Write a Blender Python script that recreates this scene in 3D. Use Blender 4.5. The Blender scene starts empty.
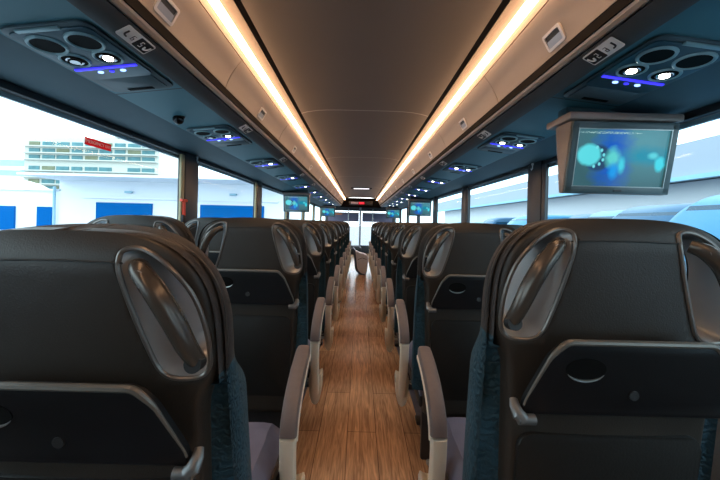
import bpy, bmesh, math, random
from mathutils import Vector, Matrix
random.seed(7)
PI = math.pi
COL = bpy.context.scene.collection
EYE = 1.15          # eye height above the aisle floor
ROW0 = 0.64         # distance of the first row's back face
PITCH = 0.80

# ------------------------------------------------------------------ materials
def base_mat(name):
    m = bpy.data.materials.new(name); m.use_nodes = True
    nt = m.node_tree
    return m, nt, nt.nodes['Principled BSDF']

def link(nt, a, b): nt.links.new(a, b)

def mat(name, col, rough=.5, metal=0., var=.12, scale=30., bump=0., bscale=200., coat=0., stretch=None, spec=None):
    m, nt, b = base_mat(name)
    N = nt.nodes
    tc = N.new('ShaderNodeTexCoord'); mp = N.new('ShaderNodeMapping')
    link(nt, tc.outputs['Object'], mp.inputs['Vector'])
    if stretch: mp.inputs['Scale'].default_value = stretch
    no = N.new('ShaderNodeTexNoise'); no.inputs['Scale'].default_value = scale; no.inputs['Detail'].default_value = 3
    link(nt, mp.outputs['Vector'], no.inputs['Vector'])
    mx = N.new('ShaderNodeMix'); mx.data_type = 'RGBA'
    lo = [c*(1-var) for c in col] + [1]; hi = [min(1, c*(1+var)) for c in col] + [1]
    mx.inputs[6].default_value = lo; mx.inputs[7].default_value = hi
    link(nt, no.outputs['Fac'], mx.inputs[0]); link(nt, mx.outputs[2], b.inputs['Base Color'])
    b.inputs['Roughness'].default_value = rough; b.inputs['Metallic'].default_value = metal
    if coat: b.inputs['Coat Weight'].default_value = coat; b.inputs['Coat Roughness'].default_value = .15
    if spec is not None: b.inputs['Specular IOR Level'].default_value = spec
    if bump:
        n2 = N.new('ShaderNodeTexNoise'); n2.inputs['Scale'].default_value = bscale; n2.inputs['Detail'].default_value = 2
        link(nt, mp.outputs['Vector'], n2.inputs['Vector'])
        bp = N.new('ShaderNodeBump'); bp.inputs['Strength'].default_value = bump; bp.inputs['Distance'].default_value = .002
        link(nt, n2.outputs['Fac'], bp.inputs['Height']); link(nt, bp.outputs['Normal'], b.inputs['Normal'])
    return m

def mat_lines(name, col, rough, period, offset, width, linecol):
    """surface with thin cross joints every <period> metres along the coach"""
    m = mat(name, col, rough, 0, .06, 4.)
    nt = m.node_tree; N = nt.nodes; b = N['Principled BSDF']
    src = b.inputs['Base Color'].links[0].from_socket
    g = N.new('ShaderNodeNewGeometry'); s = N.new('ShaderNodeSeparateXYZ'); link(nt, g.outputs['Position'], s.inputs[0])
    a = N.new('ShaderNodeMath'); a.operation = 'SUBTRACT'; a.inputs[1].default_value = offset
    w = N.new('ShaderNodeMath'); w.operation = 'FLOORED_MODULO'; w.inputs[1].default_value = period
    l = N.new('ShaderNodeMath'); l.operation = 'LESS_THAN'; l.inputs[1].default_value = width
    link(nt, s.outputs['Y'], a.inputs[0]); link(nt, a.outputs[0], w.inputs[0]); link(nt, w.outputs[0], l.inputs[0])
    mx = N.new('ShaderNodeMix'); mx.data_type = 'RGBA'; mx.inputs[7].default_value = (*linecol, 1)
    link(nt, l.outputs[0], mx.inputs[0]); link(nt, src, mx.inputs[6]); link(nt, mx.outputs[2], b.inputs['Base Color'])
    return m

def emit(name, col, strength):
    m, nt, b = base_mat(name)
    b.inputs['Base Color'].default_value = (*[min(1, c) for c in col], 1)
    b.inputs['Emission Color'].default_value = (*col, 1); b.inputs['Emission Strength'].default_value = strength
    return m

def glass(name, tint, gloss=.06):
    m = bpy.data.materials.new(name); m.use_nodes = True; nt = m.node_tree; N = nt.nodes; N.clear()
    o = N.new('ShaderNodeOutputMaterial'); mx = N.new('ShaderNodeMixShader')
    t = N.new('ShaderNodeBsdfTransparent'); g = N.new('ShaderNodeBsdfGlossy')
    t.inputs['Color'].default_value = (*tint, 1); g.inputs['Roughness'].default_value = .02
    mx.inputs[0].default_value = gloss
    link(nt, t.outputs[0], mx.inputs[1]); link(nt, g.outputs[0], mx.inputs[2]); link(nt, mx.outputs[0], o.inputs[0])
    return m

def mat_wood():
    m, nt, b = base_mat('oak plank floor'); N = nt.nodes
    g = N.new('ShaderNodeTexCoord'); sp = N.new('ShaderNodeSeparateXYZ'); link(nt, g.outputs['Object'], sp.inputs[0])
    cb = N.new('ShaderNodeCombineXYZ')
    ax = N.new('ShaderNodeMath'); ax.operation = 'ADD'; ax.inputs[1].default_value = .055
    link(nt, sp.outputs['X'], ax.inputs[0])
    link(nt, sp.outputs['Y'], cb.inputs['X']); link(nt, ax.outputs[0], cb.inputs['Y'])
    br = N.new('ShaderNodeTexBrick'); link(nt, cb.outputs[0], br.inputs['Vector'])
    br.inputs['Scale'].default_value = 1; br.inputs['Brick Width'].default_value = 1.15; br.inputs['Row Height'].default_value = .155
    br.inputs['Mortar Size'].default_value = .0022; br.inputs['Mortar Smooth'].default_value = .3; br.offset = .37
    br.inputs['Color1'].default_value = (.66, .385, .215, 1); br.inputs['Color2'].default_value = (.50, .28, .155, 1)
    br.inputs['Mortar'].default_value = (.20, .11, .06, 1)
    mp = N.new('ShaderNodeMapping'); mp.inputs['Scale'].default_value = (1.1, 16, 1); link(nt, cb.outputs[0], mp.inputs['Vector'])
    no = N.new('ShaderNodeTexNoise'); no.inputs['Scale'].default_value = 3.2; no.inputs['Detail'].default_value = 6
    no.inputs['Distortion'].default_value = 1.6; link(nt, mp.outputs[0], no.inputs['Vector'])
    cr = N.new('ShaderNodeValToRGB'); cr.color_ramp.elements[0].position = .35; cr.color_ramp.elements[0].color = (.62, .58, .55, 1)
    cr.color_ramp.elements[1].position = .68; cr.color_ramp.elements[1].color = (1.25, 1.22, 1.2, 1)
    link(nt, no.outputs['Fac'], cr.inputs[0])
    mx = N.new('ShaderNodeMix'); mx.data_type = 'RGBA'; mx.blend_type = 'MULTIPLY'; mx.inputs[0].default_value = 1
    link(nt, br.outputs['Color'], mx.inputs[6]); link(nt, cr.outputs[0], mx.inputs[7]); link(nt, mx.outputs[2], b.inputs['Base Color'])
    b.inputs['Roughness'].default_value = .24; b.inputs['Specular IOR Level'].default_value = .65
    return m

def mat_fabric():
    m = mat('blue ribbed seat side fabric', (.010, .047, .072), .75, 0, .5, 60)
    nt = m.node_tree; N = nt.nodes; b = N['Principled BSDF']
    tc = N.new('ShaderNodeTexCoord'); wv = N.new('ShaderNodeTexWave'); wv.bands_direction = 'Z'
    wv.inputs['Scale'].default_value = 18; wv.inputs['Distortion'].default_value = 9; wv.inputs['Detail Scale'].default_value = 2.5
    link(nt, tc.outputs['Object'], wv.inputs['Vector'])
    bp = N.new('ShaderNodeBump'); bp.inputs['Strength'].default_value = .6; bp.inputs['Distance'].default_value = .004
    link(nt, wv.outputs['Fac'], bp.inputs['Height']); link(nt, bp.outputs[0], b.inputs['Normal'])
    return m

def mat_screen():
    m = bpy.data.materials.new('television picture'); m.use_nodes = True; nt = m.node_tree; N = nt.nodes
    b = N['Principled BSDF']; b.inputs['Base Color'].default_value = (.01, .01, .01, 1); b.inputs['Roughness'].default_value = .2
    tc = N.new('ShaderNodeTexCoord'); sp = N.new('ShaderNodeSeparateXYZ'); link(nt, tc.outputs['Generated'], sp.inputs[0])
    U, V = sp.outputs['X'], sp.outputs['Z']
    def blob(cx, cz, rx, rz, soft, dist=0.):
        cb = N.new('ShaderNodeCombineXYZ')
        for out, c, r, i in ((U, cx, rx, 0), (V, cz, rz, 1)):
            s = N.new('ShaderNodeMath'); s.operation = 'SUBTRACT'; s.inputs[1].default_value = c; link(nt, out, s.inputs[0])
            d = N.new('ShaderNodeMath'); d.operation = 'DIVIDE'; d.inputs[1].default_value = r; link(nt, s.outputs[0], d.inputs[0])
            link(nt, d.outputs[0], cb.inputs[i])
        ln = N.new('ShaderNodeVectorMath'); ln.operation = 'LENGTH'; link(nt, cb.outputs[0], ln.inputs[0])
        val = ln.outputs['Value']
        if dist:
            no = N.new('ShaderNodeTexNoise'); no.inputs['Scale'].default_value = 9; no.inputs['Detail'].default_value = 3
            link(nt, tc.outputs['Generated'], no.inputs['Vector'])
            ma = N.new('ShaderNodeMath'); ma.operation = 'MULTIPLY_ADD'; ma.inputs[1].default_value = dist
            link(nt, no.outputs['Fac'], ma.inputs[0]); link(nt, val, ma.inputs[2]); val = ma.outputs[0]
        mr = N.new('ShaderNodeMapRange'); mr.inputs['From Min'].default_value = 1 + soft + dist*.5; mr.inputs['From Max'].default_value = 1 - soft + dist*.5
        link(nt, val, mr.inputs['Value']); return mr.outputs['Result']
    cur = None
    def over(fac, col):
        nonlocal cur
        mx = N.new('ShaderNodeMix'); mx.data_type = 'RGBA'
        if cur is None: mx.inputs[6].default_value = (.04, .125, .15, 1)
        else: link(nt, cur, mx.inputs[6])
        mx.inputs[7].default_value = (*col, 1); link(nt, fac, mx.inputs[0]); cur = mx.outputs[2]
    over(blob(.75, .75, .45, .45, .8), (.08, .30, .36))
    over(blob(.41, .5, .17, .5, .6, .9), (.0, .10, .60))
    over(blob(.78, .55, .22, .13, .6, .8), (.0, .28, .42))
    over(blob(.26, .5, .14, .22, .12), (.02, .07, .16))
    over(blob(.16, .55, .125, .18, .15, .35), (.12, .80, .88))
    for a in range(6):
        t = -1.3 + a*.5
        over(blob(.19+.13*math.cos(t), .52+.17*math.sin(t), .014, .028, .3), (.2, .85, .95))
    over(blob(.42, .5, .07, .15, .5, .9), (.12, .72, .70))
    over(blob(.52, .38, .035, .12, .5, .6), (.05, .70, .85))
    over(blob(.44, .28, .05, .12, .5, .9), (.0, .35, .9))
    over(blob(.93, .42, .05, .12, .3, .7), (.05, .75, .9))
    over(blob(.85, .56, .05, .05, .5, .7), (.10, .7, .8))
    # faint caption line along the top
    no = N.new('ShaderNodeTexNoise'); no.inputs['Scale'].default_value = 60; link(nt, tc.outputs['Generated'], no.inputs['Vector'])
    gt = N.new('ShaderNodeMath'); gt.operation = 'GREATER_THAN'; gt.inputs[1].default_value = .5; link(nt, no.outputs['Fac'], gt.inputs[0])
    ml = N.new('ShaderNodeMath'); ml.operation = 'MULTIPLY'; link(nt, gt.outputs[0], ml.inputs[0]); link(nt, blob(.36, .925, .33, .018, .1), ml.inputs[1])
    over(ml.outputs[0], (.35, .6, .6))
    link(nt, cur, b.inputs['Emission Color']); b.inputs['Emission Strength'].default_value = .62
    return m

M = dict(
    leather=mat('dark seat leather', (.026, .021, .017), .46, 0, .2, 12, .25, 350, spec=.35),
    capleather=mat('dark brown head cap leather', (.036, .027, .021), .5, 0, .2, 12, .3, 350),
    fabric=mat_fabric(),
    wing=mat('dark stitched shoulder cloth', (.030, .026, .026), .8, 0, .3, 90, .8, 260),
    shellplastic=mat('black textured plastic', (.014, .014, .015), .42, 0, .2, 60, .2, 500),
    pocket=mat('black pocket vinyl', (.010, .009, .008), .5, 0, .2, 20, .3, 200, spec=.3),
    handle=mat('dark satin handle', (.075, .062, .052), .27, .35, .15, 20),
    bezel=mat('satin grey bezel', (.15, .135, .125), .3, .5, .1, 20),
    recess=mat('pale grey recess lining', (.33, .35, .37), .35, .1, .1, 15),
    piping=mat('black seat piping', (.012, .011, .011), .6),
    tray=mat('black tray plastic', (.006, .006, .007), .4, 0, .2, 30, .15, 500, spec=.3),
    trayrim=mat('tray edge highlight', (.13, .12, .105), .35, .3),  # paler than the tray, carries the highlight of its edge
    hinge=mat('grey hinge metal', (.16, .165, .17), .35, .6),
    steel=mat('brushed steel', (.42, .43, .42), .3, .9, .08, 80),
    pad=mat('mauve grey arm pad', (.17, .135, .13), .5, 0, .1, 60, .15, 400),
    beige=mat('beige arm frame', (.78, .70, .58), .45, 0, .05, 20),
    cushion=mat('purple grey seat cushion', (.16, .15, .21), .6, 0, .12, 25, .3, 300),
    base=mat('black painted seat base', (.02, .02, .022), .45, .2),
    wood=mat_wood(),
    carpet=mat('dark floor under seats', (.07, .06, .07), .8, 0, .3, 60, .4, 300),
    wallpan=mat('grey side wall lining', (.13, .14, .15), .7, 0, .1, 30, .3, 300),
    shellout=mat('grey outer skin', (.4, .42, .45), .4),
    ceiling=mat_lines('ceiling lining', (.105, .088, .080), .62, 1.75, 2.40, .014, (.30, .28, .27)),
    binwood=mat('luggage bin lining', (.27, .222, .195), .5, 0, .04, 6),
    binedge=mat('bin rail bronze', (.50, .36, .27), .38, .1),
    binrail=mat('bin rail dark', (.055, .062, .068), .45, 0, .1, 10),
    groove=mat('black groove rubber', (.005, .004, .004), .9, spec=.1),
    cove=mat('cream cove lining', (.13, .105, .09), .7),
    panel=mat_lines('service panel lining', (.055, .19, .24), .5, .97, .393, .007, (.02, .03, .04)),
    header=mat('window header lining', (.050, .105, .135), .6, 0, .08, 10),
    rubber=mat('black window rubber', (.010, .012, .015), .5),
    post=mat('window post dark', (.028, .036, .045), .4),
    tan=mat('tan post reflection', (.42, .37, .22), .5),  # light reflected off the left posts' inner side, put into the colour
    psu=mat('service unit blue plastic', (.02, .075, .11), .35),
    psuplate=mat('service unit plate', (.07, .11, .13), .45),
    vent=mat('black air vent', (.003, .003, .003), .7, spec=.1),
    ring=mat('vent ring', (.30, .46, .50), .3, .1),
    chrome=mat('lamp reflector', (.6, .6, .62), .15, 1),
    latch=mat('latch frame', (.60, .55, .52), .35, .4),
    latchin=mat('latch well', (.03, .025, .022), .5),
    paddle=mat('latch paddle', (.33, .34, .36), .3, .6),
    white=mat('white print', (.75, .75, .75), .5), black=mat('black print', (.015, .015, .02), .5),
    red=mat('red sticker', (.62, .04, .05), .5), hammer=mat('red hammer', (.85, .07, .03), .4),
    tvbody=mat('television housing', (.25, .20, .175), .4, .1), tvdark=mat('television bezel', (.06, .10, .11), .35),
    camera=mat('camera dome black', (.01, .01, .012), .15),
    led=emit('warm strip light', (1., .60, .33), 17.),
    lampwhite=emit('reading lamp glow', (1., .95, .85), 14.),
    bluebar=emit('blue bar glow', (.05, .04, 1.), .9), bluedot=emit('blue button glow', (.25, .40, 1.), 2.),
    signred=emit('red sign glow', (1., .03, .06), 2.), signwhite=mat('sign pale panel', (.42, .36, .50), .5),
    hatchlight=emit('hatch lamp glow', (.9, .9, 1.), 1.2),
    screen=mat_screen(),
    glassL=glass('left window glass', (.86, .97, 1.), .005), glassR=glass('right window glass', (.80, .95, 1.), .006),
    glassF=glass('windshield glass', (.92, .97, 1.)),
    bluecloth=mat('navy moulding', (.05, .07, .13), .5), palecons=mat('pale console', (.72, .76, .92), .4),
    asphalt=mat('yard asphalt', (.30, .31, .33), .9, 0, .2, 2),
    render=mat('white render wall', (.78, .80, .84), .8, 0, .04, .5),
    bluedoor=mat('blue roller door', (.0, .10, .33), .95, 0, .15, 3, spec=.1, stretch=(1, 1, 8)),
    conc=mat('pale apartment concrete', (.50, .50, .45), .8, 0, .08, .2),
    aptglassA=mat('teal apartment window', (.06, .17, .19), .6, 0, .5, .4), aptglassB=mat('ochre apartment window', (.15, .16, .09), .6, 0, .5, .4),
    vanpaint=mat('pale blue van paint', (.025, .17, .30), .45, 0, .1, 2), vandark=mat('deep blue van paint', (.004, .06, .13), .4, 0, .1, 2),
    vanwhite=mat('white van paint', (.14, .27, .36), .45, 0, .05, 2),
    vanglass=mat('van window glass', (.004, .03, .06), .12, 0, .3, 3), tyre=mat('van tyre', (.02, .02, .02), .8),
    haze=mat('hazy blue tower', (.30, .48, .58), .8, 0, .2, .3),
)

# ------------------------------------------------------------------ mesh helpers
def link_obj(name, me, m, parent=None, smooth=False):
    if m is not None:
        me.materials.clear()
        for mm in (m if isinstance(m, (list, tuple)) else [m]): me.materials.append(mm)
    if smooth:
        for p in me.polygons: p.use_smooth = True
        if smooth == 'auto':
            try: me.set_sharp_from_angle(angle=math.radians(38))
            except Exception: pass
    o = bpy.data.objects.new(name, me); COL.objects.link(o)
    if parent: o.parent = parent
    return o

def fromdata(name, v, f, m, parent=None, smooth=False):
    me = bpy.data.meshes.new(name); me.from_pydata([tuple(p) for p in v], [], f); me.validate(); me.update()
    b = bmesh.new(); b.from_mesh(me); bmesh.ops.remove_doubles(b, verts=b.verts, dist=1e-6)
    bmesh.ops.recalc_face_normals(b, faces=b.faces); b.to_mesh(me); b.free()
    return link_obj(name, me, m, parent, smooth)

def frombm(name, b, m, parent=None, smooth=False, bevel=0, seg=2):
    if bevel: bmesh.ops.bevel(b, geom=list(b.edges), offset=bevel, segments=seg, profile=.5, affect='EDGES', clamp_overlap=True)
    bmesh.ops.recalc_face_normals(b, faces=b.faces)
    me = bpy.data.meshes.new(name); b.to_mesh(me); b.free()
    return link_obj(name, me, m, parent, smooth or ('auto' if bevel else False))

def bx(b, c, s, rot=None):
    r = bmesh.ops.create_cube(b, size=1); vs = r['verts']
    mt = Matrix.Translation(c) @ (rot.to_4x4() if rot else Matrix.Identity(4)) @ Matrix.Diagonal((*s, 1))
    bmesh.ops.transform(b, matrix=mt, verts=vs); return vs

def box(name, c, s, m, parent=None, bevel=0, rot=None):
    b = bmesh.new(); bx(b, c, s, rot); return frombm(name, b, m, parent, bevel=bevel)

def tubeverts(path, rad, n=10, closed=False, flat=1., up=None):
    """returns verts/faces for a tube along a path; rad scalar or list; flat squashes second axis"""
    P = [Vector(p) for p in path]; L = len(P); V = []; F = []
    prev = None
    for i, p in enumerate(P):
        t = (P[(i+1) % L]-P[i-1]) if closed else (P[min(i+1, L-1)]-P[max(i-1, 0)])
        t.normalize()
        a = Vector(up) if up else (prev if prev else (Vector((0, 0, 1)) if abs(t.z) < .9 else Vector((1, 0, 0))))
        u = (a - t*a.dot(t)).normalized(); w = t.cross(u)
        if not up: prev = u
        r = rad[i] if isinstance(rad, (list, tuple)) else rad
        for k in range(n):
            an = 2*PI*k/n
            V.append(p + u*(r*math.cos(an)) + w*(r*flat*math.sin(an)))
    m = L if closed else L-1
    for i in range(m):
        j = (i+1) % L
        for k in range(n):
            k2 = (k+1) % n
            F.append((i*n+k, i*n+k2, j*n+k2, j*n+k))
    if not closed:
        F.append(tuple(range(n))); F.append(tuple((L-1)*n+k for k in range(n)))
    return V, F

def tube(name, path, rad, m, parent=None, n=10, closed=False, flat=1., up=None):
    V, F = tubeverts(path, rad, n, closed, flat, up); return fromdata(name, V, F, m, parent, 'auto')

def cat(pts, n=6, closed=True):
    out = []; L = len(pts)
    rng = range(L) if closed else range(L-1)
    for i in rng:
        g = lambda k: pts[k % L] if closed else pts[min(max(k, 0), L-1)]
        p0, p1, p2, p3 = g(i-1), g(i), g(i+1), g(i+2)
        for s in range(n):
            t = s/n
            out.append(tuple(.5*((2*b)+(c-a)*t+(2*a-5*b+4*c-d)*t*t+(3*b-a-3*c+d)*t**3) for a, b, c, d in zip(p0, p1, p2, p3)))
    if not closed: out.append(tuple(pts[-1]))
    return out

def extrude_poly(name, poly, f0, f1, m, parent=None, bevel=0, seg=2):
    """poly: list of 2D points; f0/f1 map (a,b)->3D for the two faces"""
    b = bmesh.new()
    v0 = [b.verts.new(f0(*p)) for p in poly]; v1 = [b.verts.new(f1(*p)) for p in poly]
    n = len(poly)
    b.faces.new(v0); b.faces.new(list(reversed(v1)))
    for i in range(n): b.faces.new((v0[i], v0[(i+1) % n], v1[(i+1) % n], v1[i]))
    if bevel:
        es = [e for e in b.edges if (e.verts[0] in v0) == (e.verts[1] in v0)]
        bmesh.ops.bevel(b, geom=es, offset=bevel, segments=seg, profile=.5, affect='EDGES', clamp_overlap=True)
    return frombm(name, b, m, parent, smooth='auto')

def ribbon(name, prof, y0, y1, m, thick=.012, parent=None, closed=False):
    """profile in (x,z) extruded along y, given a thickness away from the cabin"""
    n = len(prof); V = []; F = []
    off = []
    for i in range(n):
        a = Vector(prof[max(i-1, 0)]); c = Vector(prof[min(i+1, n-1)]); t = (c-a).normalized(); off.append(Vector((-t.y, t.x))*thick)
    for y in (y0, y1):
        for p in prof: V.append((p[0], y, p[1]))
        for p, o in zip(prof, off): V.append((p[0]+o.x, y, p[1]+o.y))
    k = 2*n
    for i in range(n-1):
        F.append((i, i+1, k+i+1, k+i)); F.append((n+i, k+n+i, k+n+i+1, n+i+1))
        F.append((i, n+i, n+i+1, i+1)); F.append((k+i, k+i+1, k+n+i+1, k+n+i))
    F.append((0, k, k+n, n)); F.append((n-1, 2*n-1, k+2*n-1, k+n-1))
    return fromdata(name, V, F, m, parent, 'auto')

def rrect(w, h, r, n=5):
    pts = []
    for cx, cy, a0 in ((w/2-r, h/2-r, 0), (-w/2+r, h/2-r, 90), (-w/2+r, -h/2+r, 180), (w/2-r, -h/2+r, 270)):
        for i in range(n+1):
            a = math.radians(a0+90*i/n); pts.append((cx+r*math.cos(a), cy+r*math.sin(a)))
    return pts

def empty(name, loc, label=None, category=None, group=None, rot=(0, 0, 0)):
    o = bpy.data.objects.new(name, None); COL.objects.link(o); o.location = loc; o.rotation_euler = rot
    o.empty_display_size = .1
    return tag(o, label, category, group)

def tag(o, label=None, category=None, group=None, kind=None):
    if label: o['label'] = label
    if category: o['category'] = category
    if group: o['group'] = group
    if kind: o['kind'] = kind
    return o

def struct(o): o['kind'] = 'structure'; return o

KIDS = {}
def kids(o): return [c for c in bpy.data.objects if c.parent == o]
def dup(o, loc=None, label=None, parent=None):
    c = o.copy(); COL.objects.link(c); c.parent = parent
    if loc is not None: c.location = loc
    if label: c['label'] = label
    for ch in kids(o): dup(ch, parent=c)
    return c

def text_mesh(body, size, depth=.0006):
    cu = bpy.data.curves.new('lettering', 'FONT'); cu.body = body; cu.size = size; cu.extrude = depth; cu.align_x = 'CENTER'; cu.align_y = 'CENTER'
    o = bpy.data.objects.new('lettering', cu); COL.objects.link(o)
    dg = bpy.context.evaluated_depsgraph_get(); me = bpy.data.meshes.new_from_object(o.evaluated_get(dg))
    bpy.data.objects.remove(o); bpy.data.curves.remove(cu); return me

ORD = ['first', 'second', 'third', 'fourth', 'fifth', 'sixth', 'seventh', 'eighth', 'ninth', 'tenth', 'eleventh', 'twelfth', 'thirteenth']

# ------------------------------------------------------------------ coach shell
Y0, Y1, YF = -1.0, 10.9, 12.5
E = EYE
struct(box('floor', (0, (Y0+YF)/2, -.02), (.70, YF-Y0, .04), M['wood']))
for s, nm in ((-1, 'trim_1'), (1, 'trim_2')):
    struct(box(nm, (s*.80, (Y0+YF)/2, -.019), (.899, YF-Y0, .04), M['carpet']))
for s, nm in ((-1, 'left'), (1, 'right')):
    b = bmesh.new(); bx(b, (s*1.265, (Y0+YF)/2, .335), (.03, YF-Y0, .69))
    struct(frombm('wall_'+nm, b, M['wallpan']))
struct(box('wall_back', (0, Y0-.02, .95), (2.56, .04, 1.98), M['wallpan']))
# roof skin over everything
roof = [(-1.28, 1.56), (-1.24, 1.80), (-1.10, 1.98), (-.8, 2.06), (0, 2.10), (.8, 2.06), (1.10, 1.98), (1.24, 1.80), (1.28, 1.56)]
struct(ribbon('roof_skin', roof, Y0-.03, YF+.1, M['shellout'], .03)).name = 'trim_3'
# ceiling
cp = [(.445*t, E+.785-.030*abs(t)**5) for t in [-1, -.9, -.75, -.6, -.4, -.2, 0, .2, .4, .6, .75, .9, 1]]
struct(ribbon('ceiling', cp, Y0, Y1, M['ceiling'], .012))
k = 4
for s in (-1, 1):
    def pr(pts): return [(s*x, E+z) for x, z in (pts if s < 0 else pts[::-1])]
    sd = 'left' if s < 0 else 'right'
    # dark joint beside the ceiling, cream cove behind the strip light
    struct(ribbon('trim_%d' % k, pr([(.462, .742), (.445, .757)]), Y0, Y1, M['groove'], .012)); k += 1
    struct(ribbon('trim_%d' % k, pr([(.535, .682), (.527, .705), (.505, .728), (.480, .738), (.463, .741)]), Y0, Y1, M['cove'], .012)); k += 1
    # rail under the bins
    struct(ribbon('trim_%d' % k, pr([(.604, .529), (.6015, .561)]), Y0, Y1, M['groove'], .02)); k += 1
    struct(ribbon('trim_%d' % k, pr([(.634, .520), (.624, .517), (.613, .522), (.607, .534)]), Y0, Y1, M['binedge'], .012)); k += 1
    struct(ribbon('trim_%d' % k, pr([(.722, .524), (.712, .500), (.695, .488), (.665, .494), (.634, .514)]), Y0, Y1, M['binrail'], .012)); k += 1
    # service panel and sloping header above the windows
    struct(ribbon('trim_%d' % k, pr([(1.002, .486), (.86, .503), (.715, .520)]), Y0, Y1+.3, M['panel'], .012)); k += 1
    struct(ribbon('trim_%d' % k, pr([(1.255, .450), (1.225, .454), (1.02, .482), (1.000, .487)]), Y0, YF, M['header'], .012)); k += 1

# windows: posts, rubber and glass
posts = [(-.80), .80, 2.45, 4.10, 5.75, 7.40, 9.05, 10.70, 12.30]
SILL, HEAD = .70, E+.452
wn = 1
for s in (-1, 1):
    g = M['glassL'] if s < 0 else M['glassR']
    for i in range(len(posts)-1):
        a, c = posts[i]+.095, posts[i+1]-.095
        if i == 0: a, c = Y0, .70
        w = bpy.data.objects.new('window_%d' % wn, None); COL.objects.link(w); w.location = (s*1.25, (a+c)/2, SILL); struct(w); wn += 1
        b = bmesh.new()
        L = c-a
        for (dy, dz, ly, lz) in ((0, .0, L, .05), (0, HEAD-SILL-.012, L, .03), (-L/2+.012, .44, .024, HEAD-SILL), (L/2-.012, .44, .024, HEAD-SILL)):
            bx(b, (0, dy, dz), (.03, ly, lz))
        frombm('window_frame', b, M['rubber'], w, bevel=.004)
        box('window_pane', (s*.012, 0, .44), (.004, L-.02, .86), g, w)
    for i in range(1, len(posts)-1):
        y = posts[i]
        b = bmesh.new(); bx(b, (s*1.247, y, E-.01), (.05, .19, .94))
        o = struct(frombm('trim_%d' % k, b, M['post'], bevel=.008)); k += 1
        o2 = box('post_inner_side', (s*1.232, y-.125, E-.02), (.016, .045, .90), M['tan'] if s < 0 else M['post'], o, bevel=.005)  # tan on the left paints the reflection, right stays post colour
    if s < 0: pass

# front end: header, windshield, centre post, visors, dash
b = bmesh.new(); bx(b, (0, Y1+.04, E+.615), (1.30, .08, .30))
struct(frombm('wall_front', b, M['groove'], bevel=.01))
b = bmesh.new(); bx(b, (0, YF+.02, E-1.10), (2.56, .05, .5)); bx(b, (0, YF+.02, E+.62), (2.56, .05, .44)); bx(b, (-1.22, YF+.02, E), (.12, .05, 2.)); bx(b, (1.22, YF+.02, E), (.12, .05, 2.))
o = struct(frombm('window_%d' % wn, b, M['post'], bevel=.01))
box('window_pane', (0, YF+.02, E-.2), (2.4, .006, 1.5), M['glassF'], o)
box('centre_post', (-.01, YF-.02, E-.2), (.07, .05, 1.5), mat('grey windshield post', (.35, .38, .42), .4), o, bevel=.01)

# ------------------------------------------------------------------ coach seat
ZT = 1.157
def halfw(z):
    if z > .93:
        t = min(.9999, (z-.93)/(ZT-.93))
        return .240*(1-t**4)**(1/3.3)
    return .240+.004*min(1, (.93-z)/.3)
def shellw(z):
    w = halfw(z); t = min(1, max(0, (.955-z)/.10)); t = t*t*(3-2*t)
    return w-.030*t-.016*min(1, max(0, (.86-z)/.3))
def yrear(x, z):
    t = max(0, 1.13-z)
    top = max(0, (z-1.09)/(ZT-1.09)); y = .090*t**1.2 + .026*top**2.2
    return y + .022*(abs(x)/.25)**2.4
TEAR = [(.098, 1.114), (.104, 1.131), (.132, 1.132), (.168, 1.110), (.200, 1.068), (.217, 1.016), (.223, .964), (.220, .937), (.205, .922), (.168, .922), (.147, .937), (.132, .975), (.115, 1.032), (.102, 1.084)]
TEARS = cat(TEAR, 6)
CX, CZ = .222, 1.025
def shrink(p): return (CX+(p[0]-CX)*.60, CZ+(p[1]-CZ)*.86)
TEARF = [shrink(p) for p in TEARS]
def inside(x, z, poly):
    r = False; j = len(poly)-1
    for i in range(len(poly)):
        xi, zi = poly[i]; xj, zj = poly[j]
        if (zi > z) != (zj > z) and x < (xj-xi)*(z-zi)/(zj-zi)+xi: r = not r
        j = i
    return r
def nearest(x, z, poly):
    best = None; p = Vector((x, z))
    for i in range(len(poly)):
        a = Vector(poly[i]); d = Vector(poly[(i+1) % len(poly)])-a
        t = max(0, min(1, (p-a).dot(d)/max(1e-9, d.dot(d)))); q = a+d*t; l = (q-p).length
        if best is None or l < best[0]: best = (l, q)
    return best[1]
def yback(x, z):      # join between shell and front cushion
    return yrear(x, z)+.035
def yfront(x, z):
    s = min(1, abs(x)/max(.01, halfw(z))); th = .105 if z < 1.0 else .105-.05*(z-1.0)/(ZT-1.0)
    wz = min(1, max(0, (.93-z)/.12)); wz = wz*wz*(3-2*wz); ws = min(1, max(0, (s-.55)/.35)); ws = ws*ws*(3-2*ws)
    return yrear(0, z)+.035+(th+.085*wz*ws)*(1-s**8)**.4 - (.02*(1-s*s) if z < .95 else 0)*1.0
NS, NZ = 60, 76
def grid_sheet(yf, poly, zlo, halfw=halfw):
    V = []; F = []
    for j in range(NZ+1):
        t = j/NZ; z = zlo+(1.0-zlo)*t/.5 if t < .5 else 1.0+(ZT-1.0)*(1-(1-(t-.5)/.5)**2.6)
        w = halfw(z)
        for i in range(NS+1):
            s = math.sin((i/NS*2-1)*PI/2); s = .55*s+.45*(i/NS*2-1)
            V.append([s*w, 0, z])
    dead = set(); R = NS+1
    for j in range(NZ):
        for i in range(NS):
            q = (j*R+i, j*R+i+1, (j+1)*R+i+1, (j+1)*R+i)
            cx = sum(abs(V[n][0]) for n in q)/4; cz = sum(V[n][2] for n in q)/4
            if inside(cx, cz, poly): dead.add(q)
            else: F.append(q)
    live = {n for f in F for n in f}
    for q in dead:
        for n in q:
            if n in live:
                p = nearest(abs(V[n][0]), V[n][2], poly); V[n][0] = math.copysign(p.x, V[n][0]); V[n][2] = p.y
    for v in V: v[1] = yf(v[0], v[2])
    return V, F, R
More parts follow.
